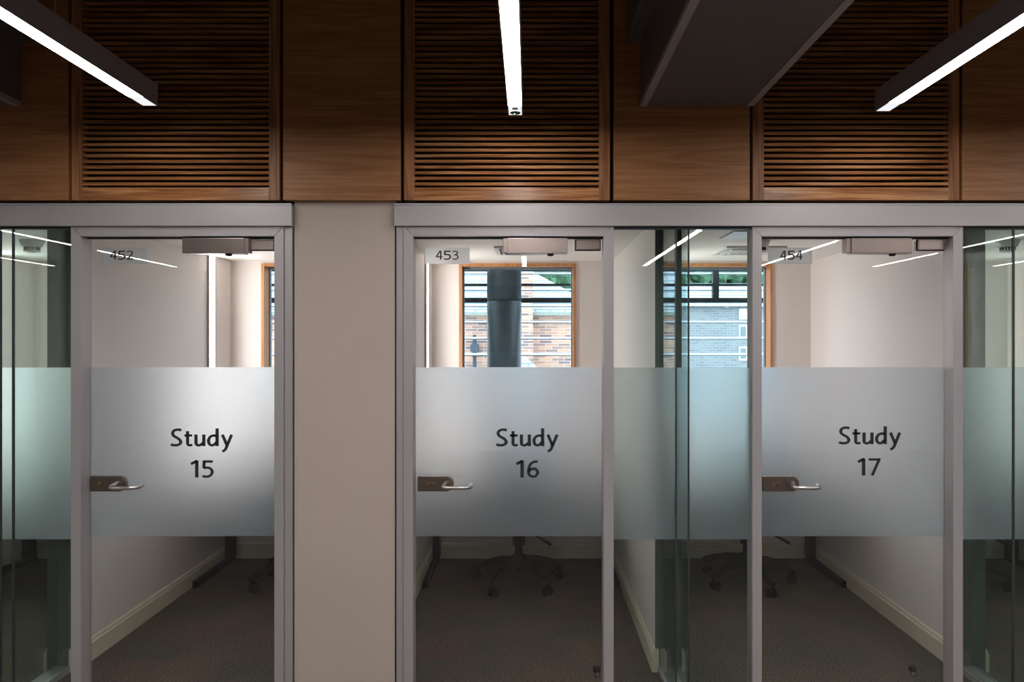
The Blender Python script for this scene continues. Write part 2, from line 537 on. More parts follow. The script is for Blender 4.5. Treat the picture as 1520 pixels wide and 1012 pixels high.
wlab = ['timber lined window at the back of the far left room', 'timber lined window at the back of Study 15',
        'timber lined window at the back of Study 16', 'timber lined window at the back of Study 17',
        'timber lined window at the back of the far right room']
for i, (a, b) in enumerate(WIN):
    w = empty('window_%d' % (i + 1), ((a + b) / 2, YB + 0.1, ZS), wlab[i], 'window', 'outside windows of the study rooms', 'structure')
    t = 0.022
    MB().box(a, a + t, YB - 0.008, YB + 0.11, ZS, ZH).box(b - t, b, YB - 0.008, YB + 0.11, ZS, ZH) \
        .box(a + t, b - t, YB - 0.008, YB + 0.11, ZH - t, ZH).box(a + t, b - t, YB - 0.03, YB + 0.11, ZS, ZS + t) \
        .build('timber_lining', M['lining'], w, 0.001)
    ia, ib = a + t, b - t
    f = MB()
    y0, y1 = YB + 0.075, YB + 0.125
    f.box(ia, ia + 0.008, y0 + 0.02, y1, ZS + t, ZH - t).box(ib - 0.008, ib, y0 + 0.02, y1, ZS + t, ZH - t)
    f.box(ia, ib, y0, y1, ZH - t - 0.012, ZH - t).box(ia, ib, y0, y1, ZS + t, ZS + t + 0.03)
    f.build('outer_frame', M['win_edge'], w)
    box('glass_pane', M['glass_window'], ia, ib, YB + 0.098, YB + 0.104, ZS + t, ZH - t, w)

# ------------------------------------------------------------------ door frames, doors, sidelights
FONT = {  # centre lines in a 252-unit cap height, x from 0; (points, width, smooth)
    'S': ([((160, -232), (130, -243), (88, -242), (48, -228), (30, -196), (38, -162), (68, -138), (105, -118), (138, -92), (151, -62), (140, -35), (108, -18), (68, -13), (28, -18), (3, -28))], 40, 1, 175),
    't': ([((48, -222), (48, -120), (48, -45), (55, -22), (80, -12), (120, -20)), ((0, -158), (118, -158))], 38, 1, 123),
    'u': ([((20, -172), (20, -50), (28, -25), (57, -12), (90, -20), (125, -46)), ((139, -172), (139, 0))], 40, 1, 158),
    'd': ([((150, -142), (120, -155), (88, -155), (50, -140), (25, -105), (20, -75), (28, -40), (50, -18), (80, -14), (110, -28), (142, -60)), ((150, -264), (150, 0))], 40, 1, 172),
    'y': ([((25, -170), (95, -10)), ((165, -170), (95, -5), (72, 45), (50, 66), (22, 76))], 40, 0, 186),
    '1': ([((87, -250), (87, 0)), ((5, -200), (95, -246))], 42, 0, 110),
    '7': ([((0, -236), (174, -236)), ((157, -240), (52, 0))], 38, 0, 176),
    '5': ([((18, -236), (150, -236)), ((30, -250), (24, -136)), ((24, -138), (62, -146), (108, -138), (138, -104), (138, -62), (108, -24), (62, -12), (6, -20))], 38, 1, 160),
    '6': ([((148, -236), (90, -228), (42, -192), (20, -126), (18, -72), (38, -30), (84, -12), (128, -30), (146, -76), (128, -116), (88, -132), (44, -116), (20, -86))], 38, 1, 166),
    '4': ([((92, -250), (10, -82)), ((0, -82), (140, -82)), ((104, -252), (104, 0))], 30, 0, 142),
    '2': ([((8, -214), (45, -238), (88, -234), (114, -200), (106, -156), (70, -102), (14, -18)), ((6, -15), (132, -15))], 30, 1, 136),
    '3': ([((10, -228), (52, -238), (96, -226), (110, -190), (92, -152), (45, -136)), ((45, -136), (98, -126), (122, -86), (112, -40), (70, -14), (6, -22))], 30, 1, 132),
}


def smooth_pts(p, n=6):
    out = []
    for i in range(len(p) - 1):
        p0, p1, p2, p3 = p[max(i - 1, 0)], p[i], p[i + 1], p[min(i + 2, len(p) - 1)]
        for k in range(n):
            t = k / n
            out.append(tuple(0.5 * (2 * p1[j] + (p2[j] - p0[j]) * t + (2 * p0[j] - 5 * p1[j] + 4 * p2[j] - p3[j]) * t * t +
                                    (3 * p1[j] - p0[j] - 3 * p2[j] + p3[j]) * t ** 3) for j in (0, 1)))
    out.append(p[-1])
    return out


def write(mb, text, x0, x1, zb, cap, y, gap=32, weight=1.0):
    total = sum(FONT[c][3] for c in text) + gap * (len(text) - 1)
    sx = (x1 - x0) / total
    sz = cap / 252.0
    cx = x0
    for c in text:
        strokes, w, sm, adv = FONT[c]
        for st in strokes:
            p = smooth_pts(st) if (sm and len(st) > 2) else list(st)
            if c == 'y' and len(st) > 2:
                p = [st[0]] + smooth_pts(st[1:])
            pts = [(cx + a * sx, zb - b * sz) for a, b in p]
            ww = []
            for i in range(len(p)):
                a = p[max(i - 1, 0)]; b = p[min(i + 1, len(p) - 1)]
                horiz = abs(b[0] - a[0]) / (math.hypot(b[0] - a[0], b[1] - a[1]) or 1)
                ww.append(w * weight * sz * (1.0 - 0.24 * horiz))
            mb.strip(pts, ww, y - 0.0006, y)
        cx += (adv + gap) * sx
    return mb


YG0, YG1 = 3.057, 3.067         # door glass
FT, FB = 1.4665, 0.734          # frosted band
ZD = 2.024                      # underside of the door frame head
ZH0, ZH1 = 2.066, 2.1655        # header


def door(n, num, study, xl0, xl1, xr0, xr1, post, closer_px, side, patch_px, hx, plate_px, numx, word_px, word_base, dig_px, dig_base, lab):
    d = empty('door_%d' % n, ((xl1 + xr0) / 2, YG0, 0), lab, 'door', 'glass study doors', 'structure')
    # frame: two jambs and the head, with a lighter rebate behind
    fr = MB()
    y0, y1 = 3.0, 3.075
    m = xl1 - xl0
    zt = ZH0 + 0.002
    fr.prism([(xl0, y0, 0), (xl1, y0, 0), (xl1, y0, ZD), (xl0, y0, zt)], (0, y1 - y0, 0))
    fr.prism([(xr0, y0, 0), (xr1, y0, 0), (xr1, y0, zt), (xr0, y0, ZD)], (0, y1 - y0, 0))
    fr.prism([(xl0 + 0.0008, y0, zt), (xl1 + 0.0008, y0, ZD), (xr0 - 0.0008, y0, ZD), (xr1 - 0.0008, y0, zt)], (0, y1 - y0, 0))
    fo = fr.build('door_frame', M['alu'], d, 0.0012)
    for a, b in post:
        box('frame_post', M['alu'], a, b, 3.006, 3.09, 0, ZH0 + 0.002, d, 0.0012)
    MB().box(xl1 - 0.003, xr0 + 0.003, 3.030, 3.056, ZD - 0.005, ZD + 0.003).build('head_gasket', M['rubber'], d)
    a, b = xl1 - 0.003, xr0 + 0.003
    box('glass_pane', M['glass_clear'], a, b, YG0, YG1, 0.008, ZD - 0.003, d)
    box('frosted_film', M['frost'], a + 0.003, b - 0.003, YG1 + 0.0004, YG1 + 0.0024, FB, FT, d)
    # number film and digits
    pl = box('number_plate', M['plate_film'], X(plate_px[0], YG0), X(plate_px[1], YG0), YG1 + 0.0004, YG1 + 0.0016, Z(391.3, YG0), Z(366.8, YG0), d)
    mb = MB()
    write(mb, num, X(numx[0], YG0), X(numx[1], YG0), Z(385.3, YG0), 0.0385, YG0 - 0.0004, 22, 1.25)
    mb.build('number_lettering', M['letter'], pl)
    mb = MB()
    write(mb, 'Study', X(word_px[0], YG0), X(word_px[1], YG0), Z(word_base, YG0), 25.3 / (F / YG0), YG0 - 0.0004, 32, 1.22)
    write(mb, study, X(dig_px[0], YG0), X(dig_px[1], YG0), Z(dig_base, YG0), 25.3 / (F / YG0), YG0 - 0.0004, 52, 1.22)
    mb.build('door_lettering', M['letter'], d)
    # lock case with lever
    hz = Z(717.5, 3.045)
    pw, ph = 0.154, 0.065
    hr = ph / 2
    pts = [(hx, 3.036, hz - hr), (hx + pw - hr * 0.9, 3.036, hz - hr)]
    for k in range(1, 12):
        an = -math.pi / 2 + math.pi * k / 12
        pts.append((hx + pw - hr * 0.9 + math.cos(an) * hr * 0.9, 3.036, hz + math.sin(an) * hr))
    pts += [(hx + pw - hr * 0.9, 3.036, hz + hr), (hx, 3.036, hz + hr)]
    h = MB().prism(pts, (0, YG0 - 3.036, 0)).build('handle', M['steel'], d, 0.0015)
    rx, rz = hx + pw - 0.030, hz + 0.006
    MB().lathe([(0.026, 0), (0.026, 0.004), (0.024, 0.006)], (rx, 3.030, rz), 'y').build('rose', M['steel'], h)
    bx0, bx1, yb = rx - 0.022, rx + 0.098, 2.982
    lv = [(rx, 3.034, rz), (rx - 0.004, 3.015, rz - 0.004), (rx - 0.010, 2.998, rz - 0.010), (rx - 0.004, 2.987, rz - 0.012), (rx + 0.010, yb, rz - 0.012),
          (bx1 - 0.03, yb, rz - 0.012), (bx1 - 0.012, yb + 0.003, rz - 0.012), (bx1, yb + 0.012, rz - 0.012), (bx1 + 0.006, yb + 0.026, rz - 0.012), (bx1 + 0.007, yb + 0.045, rz - 0.008)]
    mb = MB(); mb.tube(lv, 0.0092, 14)
    mb.build('lever', M['steel_bright'], h)
    MB().lathe([(0.0085, 0), (0.0085, 0.005), (0.006, 0.006)], (hx + 0.043, 3.030, hz), 'y', 16).build('lock_cylinder', M['brass'], h)
    MB().box(hx + 0.056, hx + 0.074, 3.0315, 3.036, hz - 0.0055, hz + 0.0055).build('thumb_turn', M['steel'], h, 0.001)
    # closer
    ca, cb = X(closer_px[0], 3.005), X(closer_px[1], 3.005)
    z0, z1 = Z(376, 3.005), ZD - 0.006
    c = box('door_closer', M['closer'], ca, cb, 3.005, YG0, z0, z1, d, 0.002)
    e0, e1 = (cb - 0.002, cb + 0.018) if side > 0 else (ca - 0.018, ca + 0.002)
    box('end_cap', M['closer'], e0, e1, 3.012, YG0, z0 + 0.004, z1, c, 0.002)
    sx = ca + (cb - ca) * 0.72
    MB().lathe([(0.014, 0), (0.014, -0.004), (0.011, -0.008)], (sx, 3.03, z0), 'z', 16).build('closer_spindle', M['rubber'], c)
    pa, pb = X(patch_px[0], 3.04), X(patch_px[1], 3.04)
    MB().box(pa, pb, 3.04, 3.0565, Z(370.5, 3.04), ZD - 0.010).box(pa, pb, YG1 + 0.0005, YG1 + 0.016, Z(370.5, 3.04), ZD - 0.010) \
        .build('pivot_fitting', M['closer'], d, 0.0015)
    MB().box(pa - 0.004, pb + 0.004, 3.0566, 3.0569, Z(371.8, 3.04), ZD - 0.006).build('pivot_gasket', M['rubber'], d)
    return d


# dimensions per door from the photograph
door(1, '452', '15', X(105, 3.0), X(120, 3.0), X(407, 3.0), X(421, 3.0), [(X(421.5, 3.0), X(433, 3.0))], (270, 361.5), 1, (371.5, 406),
     X(134, 3.04), (150, 216), (163.5, 198), (253.5, 346), 662, (283, 317), 708.5, 'clear glass door lettered Study 15, with room number 452 and a frosted band')
door(2, '453', '16', X(598.7, 3.0), X(613, 3.0), X(896, 3.0), X(911, 3.0), [(X(588, 3.0), X(598.3, 3.0))], (753, 842.5), -1, (855, 891),
     X(620, 3.04), (630.7, 697), (647, 680.5), (736.5, 829), 662, (766, 800), 708.5, 'clear glass door lettered Study 16, with room number 453 and a frosted band')
door(3, '454', '17', X(1117, 3.0), X(1131, 3.0), X(1415, 3.0), X(1429.5, 3.0), [], (1264, 1354), -1, (1364.5, 1403),
     X(1132.5, 3.04), (1141, 1207), (1158, 1191), (1245, 1337.5), 659, (1273, 1307), 705.5, 'clear glass door lettered Study 17, with room number 454 and a frosted band')

# headers
for a, b, lab in ((-3.55, X(433, 2.985), 'grey metal header above the Study 15 door'), (X(585, 2.985), 3.45, 'long grey metal header above the Study 16 and Study 17 doors')):
    mb = MB().box(a, b, 2.985, 3.07, ZH0, 2.1515).box(a, b - 0.004 if b < 0 else b, 2.994, 3.07, 2.1535, ZH1 - 0.002)
    struct(mb.build('trim_header', M['alu'], None, 0.001), lab, 'trim')


YS0, YS1 = 3.015, 3.025


def sidelight(n, xa, xb, ja, jb, lab):
    s = empty('window_%d' % n, ((xa + xb) / 2, YS0, 0), lab, 'glazed sidelight', 'glazed sidelights beside the doors', 'structure')
    cuts = [xa] + sorted([ja, jb]) + [xb]
    for a, b in zip(cuts, cuts[1:]):
        box('glass_pane', M['glass_green'], a + 0.002, b - 0.002, YS0, YS1, 0.02, ZH0 + 0.0, s)
    box('frosted_film', M['frost_green'], xa, xb, YS1 + 0.0004, YS1 + 0.0024, FB - 0.002, FT, s)
    for j in (ja, jb):
        box('silicone_joint', M['silicone'], j - 0.003, j + 0.003, YS0 - 0.0005, YS1, 0.02, ZH0, s)
        box('return_pane', M['glass_green'], j - 0.005, j + 0.005, YS1 + 0.004, YP - 0.013, 0.03, ZH0 + 0.05, s)
    MB().box(xa, xb, 3.008, 3.035, 0, 0.022).build('bottom_channel', M['alu'], s)
    MB().box(xa, xb, 3.008, 3.035, ZH0 - 0.010, ZH0 + 0.004).build('top_channel', M['win_alu'], s)
    a, b = min(ja, jb) - 0.012, max(ja, jb) + 0.012
    box('return_channel', M['alu'], a, b, 3.036, YP - 0.013, 0, 0.03, s)
    box('return_head', M['win_alu'], a, b, 3.036, YP - 0.013, ZH0 + 0.05, ZC, s)


sidelight(6, -3.55, X(105, 3.0), X(20, 3.02), X(1, 3.02), 'green tinted glazing left of the Study 15 door')
sidelight(7, X(911, 3.0), X(1117, 3.0), X(1003.5, 3.02), X(1022, 3.02), 'green tinted glazing between the Study 16 and Study 17 doors')
sidelight(8, X(1429.5, 3.0), 3.45, X(1504, 3.02), X(1523, 3.02), 'green tinted glazing right of the Study 17 door')

# ------------------------------------------------------------------ timber cladding
YW = 2.98
ZW = Z(297, YW)
ZTOP = 3.4


def louvre(p0, p1, pl, pr, lab):
    x0, x1 = X(p0, YW), X(p1, YW)
    r = empty('louvre_panel', ((x0 + x1) / 2, YW, ZW), lab, 'vent panel', 'slatted timber panels')
    sl, sr = X(pl, YW), X(pr, YW)
    box('stile', M['stile'], x0, sl, YW, YW + 0.04, ZW, ZTOP, r, 0.001)
    box('stile', M['stile'], sr, x1, YW, YW + 0.04, ZW, ZTOP, r, 0.001)
    zr = Z(278, YW)
    box('bottom_rail', M['slat'], sl, sr, YW, YW + 0.04, ZW, zr, r, 0.001)
    g = MB()
    pitch = 8.4 / (F / YW)
    z = zr + pitch * 0.36
    while z < ZTOP - 0.02:
        # slat with a slightly sloping face
        h = pitch * 0.57
        g.prism([(sl, YW + 0.001, z), (sl, YW + 0.006, z + h), (sl, YW + 0.026, z + h), (sl, YW + 0.026, z + 0.002)], (sr - sl, 0, 0))
        z += pitch
    g.build('slat_grille', M['slat'], r)
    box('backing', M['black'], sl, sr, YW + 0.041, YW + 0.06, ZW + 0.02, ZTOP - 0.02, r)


def panel(p0, p1, lab):
    x0, x1 = X(p0, YW), X(p1, YW)
    tag(box('wood_panel', M['panel'], x0, x1, YW, YW + 0.04, ZW, ZTOP, None, 0.001), lab, 'wood panel', 'plain timber panels')


panel(-110, 101, 'plain oak panel at the far left end of the timber band')
louvre(106, 415, 122, 399, 'slatted oak vent panel above the Study 15 door')
panel(420, 594.5, 'plain oak panel above the beige wall pier')
louvre(599.5, 905.5, 615, 889, 'slatted oak vent panel above the Study 16 door')
panel(911, 1113, 'plain oak panel between two slatted panels, under the boxed duct')
louvre(1117.5, 1424, 1134, 1408, 'slatted oak vent panel above the Study 17 door')
panel(1428.5, 1640, 'plain oak panel at the far right end of the timber band')

# ------------------------------------------------------------------ overhead: duct boxing and strip lights


def duct(x0, x1, lab):
    zb = Z(158, YW)
    r = empty('duct_boxing', ((x0 + x1) / 2, 0, zb), lab, 'duct boxing', 'boxed ducts under the ceiling')
    ye, yn = YW - 0.002, -3.6
    box('soffit', M['dark_paint'], x0 + 0.002, x1 - 0.002, yn, ye, zb + 0.003, 2.83, r)
    box('edge_flange', M['flange'], x0, x0 + 0.028, yn, ye, zb, zb + 0.02, r)
    box('edge_flange', M['flange'], x1 - 0.028, x1, yn, ye, zb, zb + 0.02, r)
    MB().box(x0 - 0.055, x1 + 0.055, yn, ye, 2.85, 3.39).box(x0 - 0.035, x1 + 0.035, yn, ye, 2.83, 2.85).build('upper_casing', M['dark_paint'], r)


duct(X(950, YW), X(1118, YW), 'wide dark grey boxed duct meeting the timber band right of centre')
duct(X(32, YW) - 0.477, X(32, YW), 'dark grey boxed duct behind the left strip light')

LZ = 2.494                # underside of strip lights
LY0, LY1 = -2.60, 2.815


def strip_light(x, lab, sensor=False, LY1=2.815):
    w, hh = 0.060, 0.083
    r = empty('strip_light', (x, (LY0 + LY1) / 2, LZ), lab, 'strip light', 'suspended linear strip lights')
    t = 0.004
    hb = MB()
    hb.box(x - w / 2, x + w / 2, LY0, LY1, LZ + 0.012, LZ + hh)
    hb.box(x - w / 2, x - w / 2 + t, LY0, LY1, LZ, LZ + 0.012).box(x + w / 2 - t, x + w / 2, LY0, LY1, LZ, LZ + 0.012)
    hb.box(x - w / 2 + t, x + w / 2 - t, LY1 - 0.003, LY1, LZ, LZ + 0.012)
    hb.build('housing', M['lamp_body'], r)
    le = LY1 - (0.115 if sensor else 0.10)
    box('diffuser', M['lamp'], x - w / 2 + t, x + w / 2 - t, LY0, le, LZ, LZ + 0.010, r)
    p = box('end_plate', M['lamp_end'], x - w / 2 + t, x + w / 2 - t, le, LY1 - 0.003, LZ, LZ + 0.010, r)
    if sensor:
        s = MB().lathe([(0.0215, 0.004), (0.021, -0.001), (0.013, -0.004), (0.004, -0.005)], (x, LY1 - 0.03, LZ), 'z', 24).build('motion_sensor', M['sensor'], p)
        MB().lathe([(0.012, 0.002), (0.012, -0.0008)], (x, LY1 - 0.082, LZ), 'z', 20).build('light_sensor', M['flange'], p)
        MB().lathe([(0.003, 0.001), (0.003, -0.0058), (0.001, -0.0065)], (x - 0.003, LY1 - 0.033, LZ), 'z', 10).build('indicator', M['led'], p)
    for yy in (2.2, 0.1, -2.1):
        MB().tube([(x, yy, LZ + hh), (x, yy, 3.4)], 0.0012, 6).build('suspension_cable', M['steel'], r)


LX = -0.054
strip_light(-1.472, 'strip light slanting in from the upper left corner', False, 2.75)
strip_light(LX, 'strip light with a small sensor at its end, hanging above the Study 16 door', True, 2.865)
strip_light(1.407, 'strip light slanting in from the upper right corner')
for k, lab in ((-4, 'strip light seen only as the lower mirrored line in the far left glazing'),
               (-3, 'strip light seen only mirrored across the 452 number'),
               (2, 'strip light seen only mirrored across the 454 number'),
               (3, 'strip light seen only mirrored at the upper right of the Study 17 door'),
               (4, 'strip light seen only mirrored in the far right glazing')):
    strip_light(LX + 1.435 * k, lab)

# ------------------------------------------------------------------ study room contents
CH = [None, (-1.50, 4.62, 1, 'dark blue grey swivel chair at the desk of Study 15'),
      (-0.066, 4.61, 22, 'dark blue grey swivel chair at the desk of Study 16'),
      (1.43, 4.64, 67, 'dark blue grey swivel chair at the desk of Study 17'),
      (2.78, 4.62, 40, 'dark blue grey swivel chair in the far right room')]


def make_chair(x, y, rot, lab):
    r = empty('swivel_chair', (x, y, 0), lab, 'chair', 'swivel chairs')
    MB().lathe([(0.045, 0.10), (0.05, 0.15), (0.044, 0.185), (0.026, 0.195), (0.024, 0.25), (0.040, 0.252), (0.042, 0.40)], (x, y, 0), 'z', 20).build('gas_column', M['plastic'], r)
    for k in range(5):
        a = math.radians(rot + 72 * k)
        ca, sa = math.cos(a), math.sin(a)

        def P(rad, side, z): return (x + ca * rad - sa * side, y + sa * rad + ca * side, z)
        mb = MB()
        secs = [(0.03, 0.026, 0.125, 0.182), (0.14, 0.022, 0.118, 0.165), (0.24, 0.018, 0.098, 0.135), (0.315, 0.015, 0.078, 0.104)]
        rings = [[mb.bm.verts.new(P(rad, s * hw * q, z)) for s, q, z in ((-1, 1, z0), (1, 1, z0), (1, 0.7, z1), (-1, 0.7, z1))] for rad, hw, z0, z1 in secs]
        for A, B in zip(rings, rings[1:]):
            for i in range(4):
                mb.bm.faces.new((A[i], A[(i + 1) % 4], B[(i + 1) % 4], B[i]))
        mb.bm.faces.new(rings[0]); mb.bm.faces.new(rings[-1])
        leg = mb.build('base_leg', M['plastic'], r, 0.004)
        cw = MB()
        for s in (-1, 1):
            cw.tube([P(0.285, s * 0.010, 0.028), P(0.285, s * 0.026, 0.028)], 0.028, 18)
        cw.tube([P(0.30, 0, 0.03), P(0.30, 0, 0.085)], 0.008, 10)
        hood = [P(0.27, 0, 0.05), P(0.285, 0, 0.062), P(0.305, 0, 0.06)]
        cw.tube(hood, 0.011, 8)
        cw.build('caster', M['plastic'], leg)
    # mechanism and levers
    MB().box(x - 0.09, x + 0.09, y - 0.12, y + 0.12, 0.385, 0.43).build('tilt_mechanism', M['plastic'], r, 0.01)
    for dy, dz, e in ((-0.16, 0.0, 0.205), (-0.06, 0.03, 0.215)):
        MB().tube([(x + 0.04, y + dy, 0.392 + dz), (x + 0.10, y + dy - 0.02, 0.365 + dz), (x + e, y + dy - 0.05, 0.312 + dz)], [0.006, 0.007, 0.010], 10).build('adjusting_lever', M['plastic'], r)
    # seat (rounded cushion) and back
    def cushion(name, cx, cy, cz, hx, hy, hz, tilt, mat):
        mb = MB()
        n = 10
        bm = mb.bm
        bmesh.ops.create_cube(bm, size=2.0)
        bmesh.ops.subdivide_edges(bm, edges=bm.edges[:], cuts=5, use_grid_fill=True)
        for v in bm.verts:
            p = v.co
            q = Vector((math.copysign(abs(p.x) ** 0.9, p.x), math.copysign(abs(p.y) ** 0.9, p.y), math.copysign(abs(p.z) ** 0.9, p.z)))
            l4 = (abs(q.x) ** 4 + abs(q.y) ** 4 + abs(q.z) ** 4) ** 0.25 or 1
            m = max(abs(q.x), abs(q.y), abs(q.z))
            q = q * (m / l4)
            v.co = Matrix.Rotation(tilt, 3, 'X') @ Vector((q.x * hx, q.y * hy, q.z * hz)) + Vector((cx, cy, cz))
        for f in bm.faces: f.smooth = True
        return mb.build(name, mat, r)
    cushion('seat', x, y + 0.02, 0.465, 0.235, 0.225, 0.042, 0, M['fabric'])
    cushion('backrest', x, y - 0.235, 0.74, 0.205, 0.032, 0.17, -0.10, M['fabric'])
    MB().tube([(x, y - 0.08, 0.405), (x, y - 0.20, 0.40), (x, y - 0.265, 0.44), (x, y - 0.275, 0.60), (x, y - 0.262, 0.74)], [0.016, 0.018, 0.018, 0.016, 0.014], 12).build('back_bracket', M['plastic'], r)


for c in CH:
    if c: make_chair(*c)

for (x0, x1), rn in zip(ROOMS, RN):
    xa, xb = x0 + 0.02, x1 - 0.02
    r = empty('desk', ((x0 + x1) / 2, 4.82, 0), 'plain desk across the back of the ' + rn, 'desk', 'study desks')
    box('desk_top', M['desk_top'], xa, xb, 4.40, YB - 0.035, 0.705, 0.73, r, 0.002)
    for xx, s in ((xa + 0.004, 1), (xb - 0.004, -1)):
        mb = MB()
        mb.box(xx, xx + s * 0.032, 4.52, YB - 0.04, 0.0, 0.045)       # foot
        mb.box(xx, xx + s * 0.05, 5.00, 5.085, 0.045, 0.70)           # upright
        mb.box(xx, xx + s * 0.032, 4.46, 5.085, 0.665, 0.705)         # bracket
        mb.build('leg', M['desk_leg'], r, 0.004)
    box('crossbar', M['desk_leg'], xa + 0.05, xb - 0.05, 5.02, 5.06, 0.60, 0.665, r)
    # vertical strip light on the left wall
    yl0, yl1 = (4.79, 4.875) if x0 > -3 else (4.60, 4.685)
    wl = empty('wall_light', (x0, (yl0 + yl1) / 2, 0.76), 'tall vertical strip light on the left wall of the ' + rn, 'wall light', 'vertical wall strip lights')
    MB().box(x0, x0 + 0.014, yl0 - 0.012, yl0, 0.76, ZC - 0.002).box(x0, x0 + 0.014, yl1, yl1 + 0.012, 0.76, ZC - 0.002).build('housing', M['flange'], wl)
    box('diffuser', M['wall_light'], x0, x0 + 0.011, yl0, yl1, 0.762, ZC - 0.004, wl)


def detector(x, y, lab):
    r = empty('smoke_detector', (x, y, ZC), lab, 'smoke detector', 'ceiling smoke detectors')
    MB().lathe([(0.062, ZC), (0.062, ZC - 0.012), (0.054, ZC - 0.026), (0.050, ZC - 0.040)], (x, y, 0), 'z', 28).build('detector_base', M['detector'], r)
    g = MB()
    for k in range(16):
        a = 2 * math.pi * k / 16
        cx, cy = x + 0.036 * math.cos(a), y + 0.036 * math.sin(a)
        g.tube([(cx, cy, ZC - 0.040), (cx, cy, ZC - 0.060)], 0.0045, 6)
    g.build('sensing_grille', M['detector_dark'], r)
    MB().lathe([(0.042, ZC - 0.058), (0.042, ZC - 0.064), (0.02, ZC - 0.070)], (x, y, 0), 'z', 24).build('detector_cap', M['detector'], r)


detector(-2.88, 4.1, 'smoke detector on the ceiling of the far left room')
detector(1.34, 4.12, 'smoke detector on the Study 17 ceiling, half behind the door jamb')
detector(2.775, 4.1, 'smoke detector on the ceiling of the far right room')


def air_diffuser(x, y, lab):
    r = empty('air_diffuser', (x, y, ZC), lab, 'air vent', 'ceiling air vents')
    s = 0.185

    def ring(mb, a, b, z0, z1):
        mb.box(x - a, x + a, y - a, y - b, z0, z1).box(x - a, x + a, y + b, y + a, z0, z1)
        mb.box(x - a, x - b, y - b, y + b, z0, z1).box(x + b, x + a, y - b, y + b, z0, z1)
    mb = MB(); ring(mb, s, s - 0.03, ZC - 0.012, ZC)
    mb.build('outer_frame', M['diffuser_white'], r)
    mb = MB()
    for a in (0.14, 0.105, 0.07): ring(mb, a, a - 0.018, ZC - 0.018, ZC - 0.006)
    mb.box(x - 0.035, x + 0.035, y - 0.035, y + 0.035, ZC - 0.018, ZC - 0.006)
    mb.build('vane', M['diffuser_white'], r)
    box('plenum_opening', M['detector_dark'], x - 0.155, x + 0.155, y - 0.155, y + 0.155, ZC - 0.004, ZC, r)


air_diffuser(-0.03, 4.53, 'square air vent in the Study 16 ceiling, behind the door closer')
air_diffuser(1.40, 4.53, 'square air vent in the Study 17 ceiling, seen through the glazing')
r = empty('access_panel', (1.27, 3.87, ZC), 'flat white access panel in the Study 17 ceiling near the glazing', 'ceiling panel')
box('panel_frame', M['flange'], 1.08, 1.46, 3.73, 4.01, ZC - 0.003, ZC, r)
box('hatch', M['hatch'], 1.088, 1.452, 3.738, 4.002, ZC - 0.006, ZC - 0.003, r)


def door_stop(px, py, lab):
    y = F * H / (py + 9 - VY)
    x = X(px, y)
    r = empty('door_stop', (x, y, 0), lab, 'door stop', 'floor door stops')
    MB().lathe([(0.011, 0), (0.009, 0.004), (0.008, 0.030)], (x, y, 0), 'z', 16).build('pin', M['steel'], r)
    MB().lathe([(0.016, 0.026), (0.018, 0.030), (0.018, 0.044), (0.014, 0.048)], (x, y, 0), 'z', 18).build('rubber_cap', M['rubber'], r)


door_stop(886, 995, 'small black capped door stop on the Study 16 floor')
door_stop(1355, 994, 'small black capped door stop on the Study 17 floor')

# ------------------------------------------------------------------ outside
struct(box('ground', M['ground'], -60, 60, 5.6, 90, -10.2, -10), 'paved ground outside far below', 'ground')
# round column
cx, cy, cr = -0.193, 5.53, 0.134
zj = Z(444.5, cy - cr)
r = empty('round_column', (cx, cy, -10), 'round dark blue grey column outside the Study 16 window', 'column')
MB().lathe([(cr, -10), (cr, zj - 0.006), (cr - 0.012, zj - 0.004)], (cx, cy, 0), 'z', 40).build('shaft', M['column'], r)
MB().lathe([(cr - 0.012, zj - 0.004), (cr - 0.012, zj + 0.004), (cr, zj + 0.006), (cr, 3.6)], (cx, cy, 0), 'z', 40).build('upper_shaft', M['column'], r)

# sunshade blades
YBL = 5.72
for i, lab in ((1, 'thin horizontal sunshade blades outside the Study 15 window'), (2, 'thin horizontal sunshade blades outside the Study 16 window'), (3, 'thin horizontal sunshade blades outside the Study 17 window')):
    a, b = WIN[i]
    a, b = a - 0.28, b + 0.28
    r = empty('sunshade_screen', ((a + b) / 2, YBL + 0.04, ZS), lab, 'sunshade', 'sunshade screens')
    for yy in (406.5, 430.7, 454.7, 478.7, 502.8, 527, 551, 575, 599, 623):
        z = Z(yy, YBL)
        MB().prism([(a, YBL, z - 0.006), (a, YBL, z + 0.002), (a, YBL + 0.055, z + 0.016), (a, YBL + 0.055, z + 0.010)], (b - a, 0, 0)).build('blade', M['blade'], r)
    YF = 5.668
    zt, zh = Z(445.5, YF), Z(400, YF)
    box('transom', M['win_alu'], a, b, YF, YF + 0.05, zt - 0.019, zt + 0.019, r)
    for yy in (400.5, 422.5):
        zz = Z(yy, YF)
        box('frame_bar', M['win_alu'], a, b, YF + 0.005, YF + 0.045, zz - 0.0095, zz + 0.0095, r)
    xm = X(1063, YF)
    if i == 3: box('mullion', M['win_alu'], xm - 0.024, xm + 0.024, YF, YF + 0.048, zt + 0.019, zh + 0.009, r)
    for xx in (a, b):
        box('bracket', M['win_alu'], xx - 0.01, xx + 0.01, YB + 0.206, YBL + 0.07, 0.3, 2.4, r)

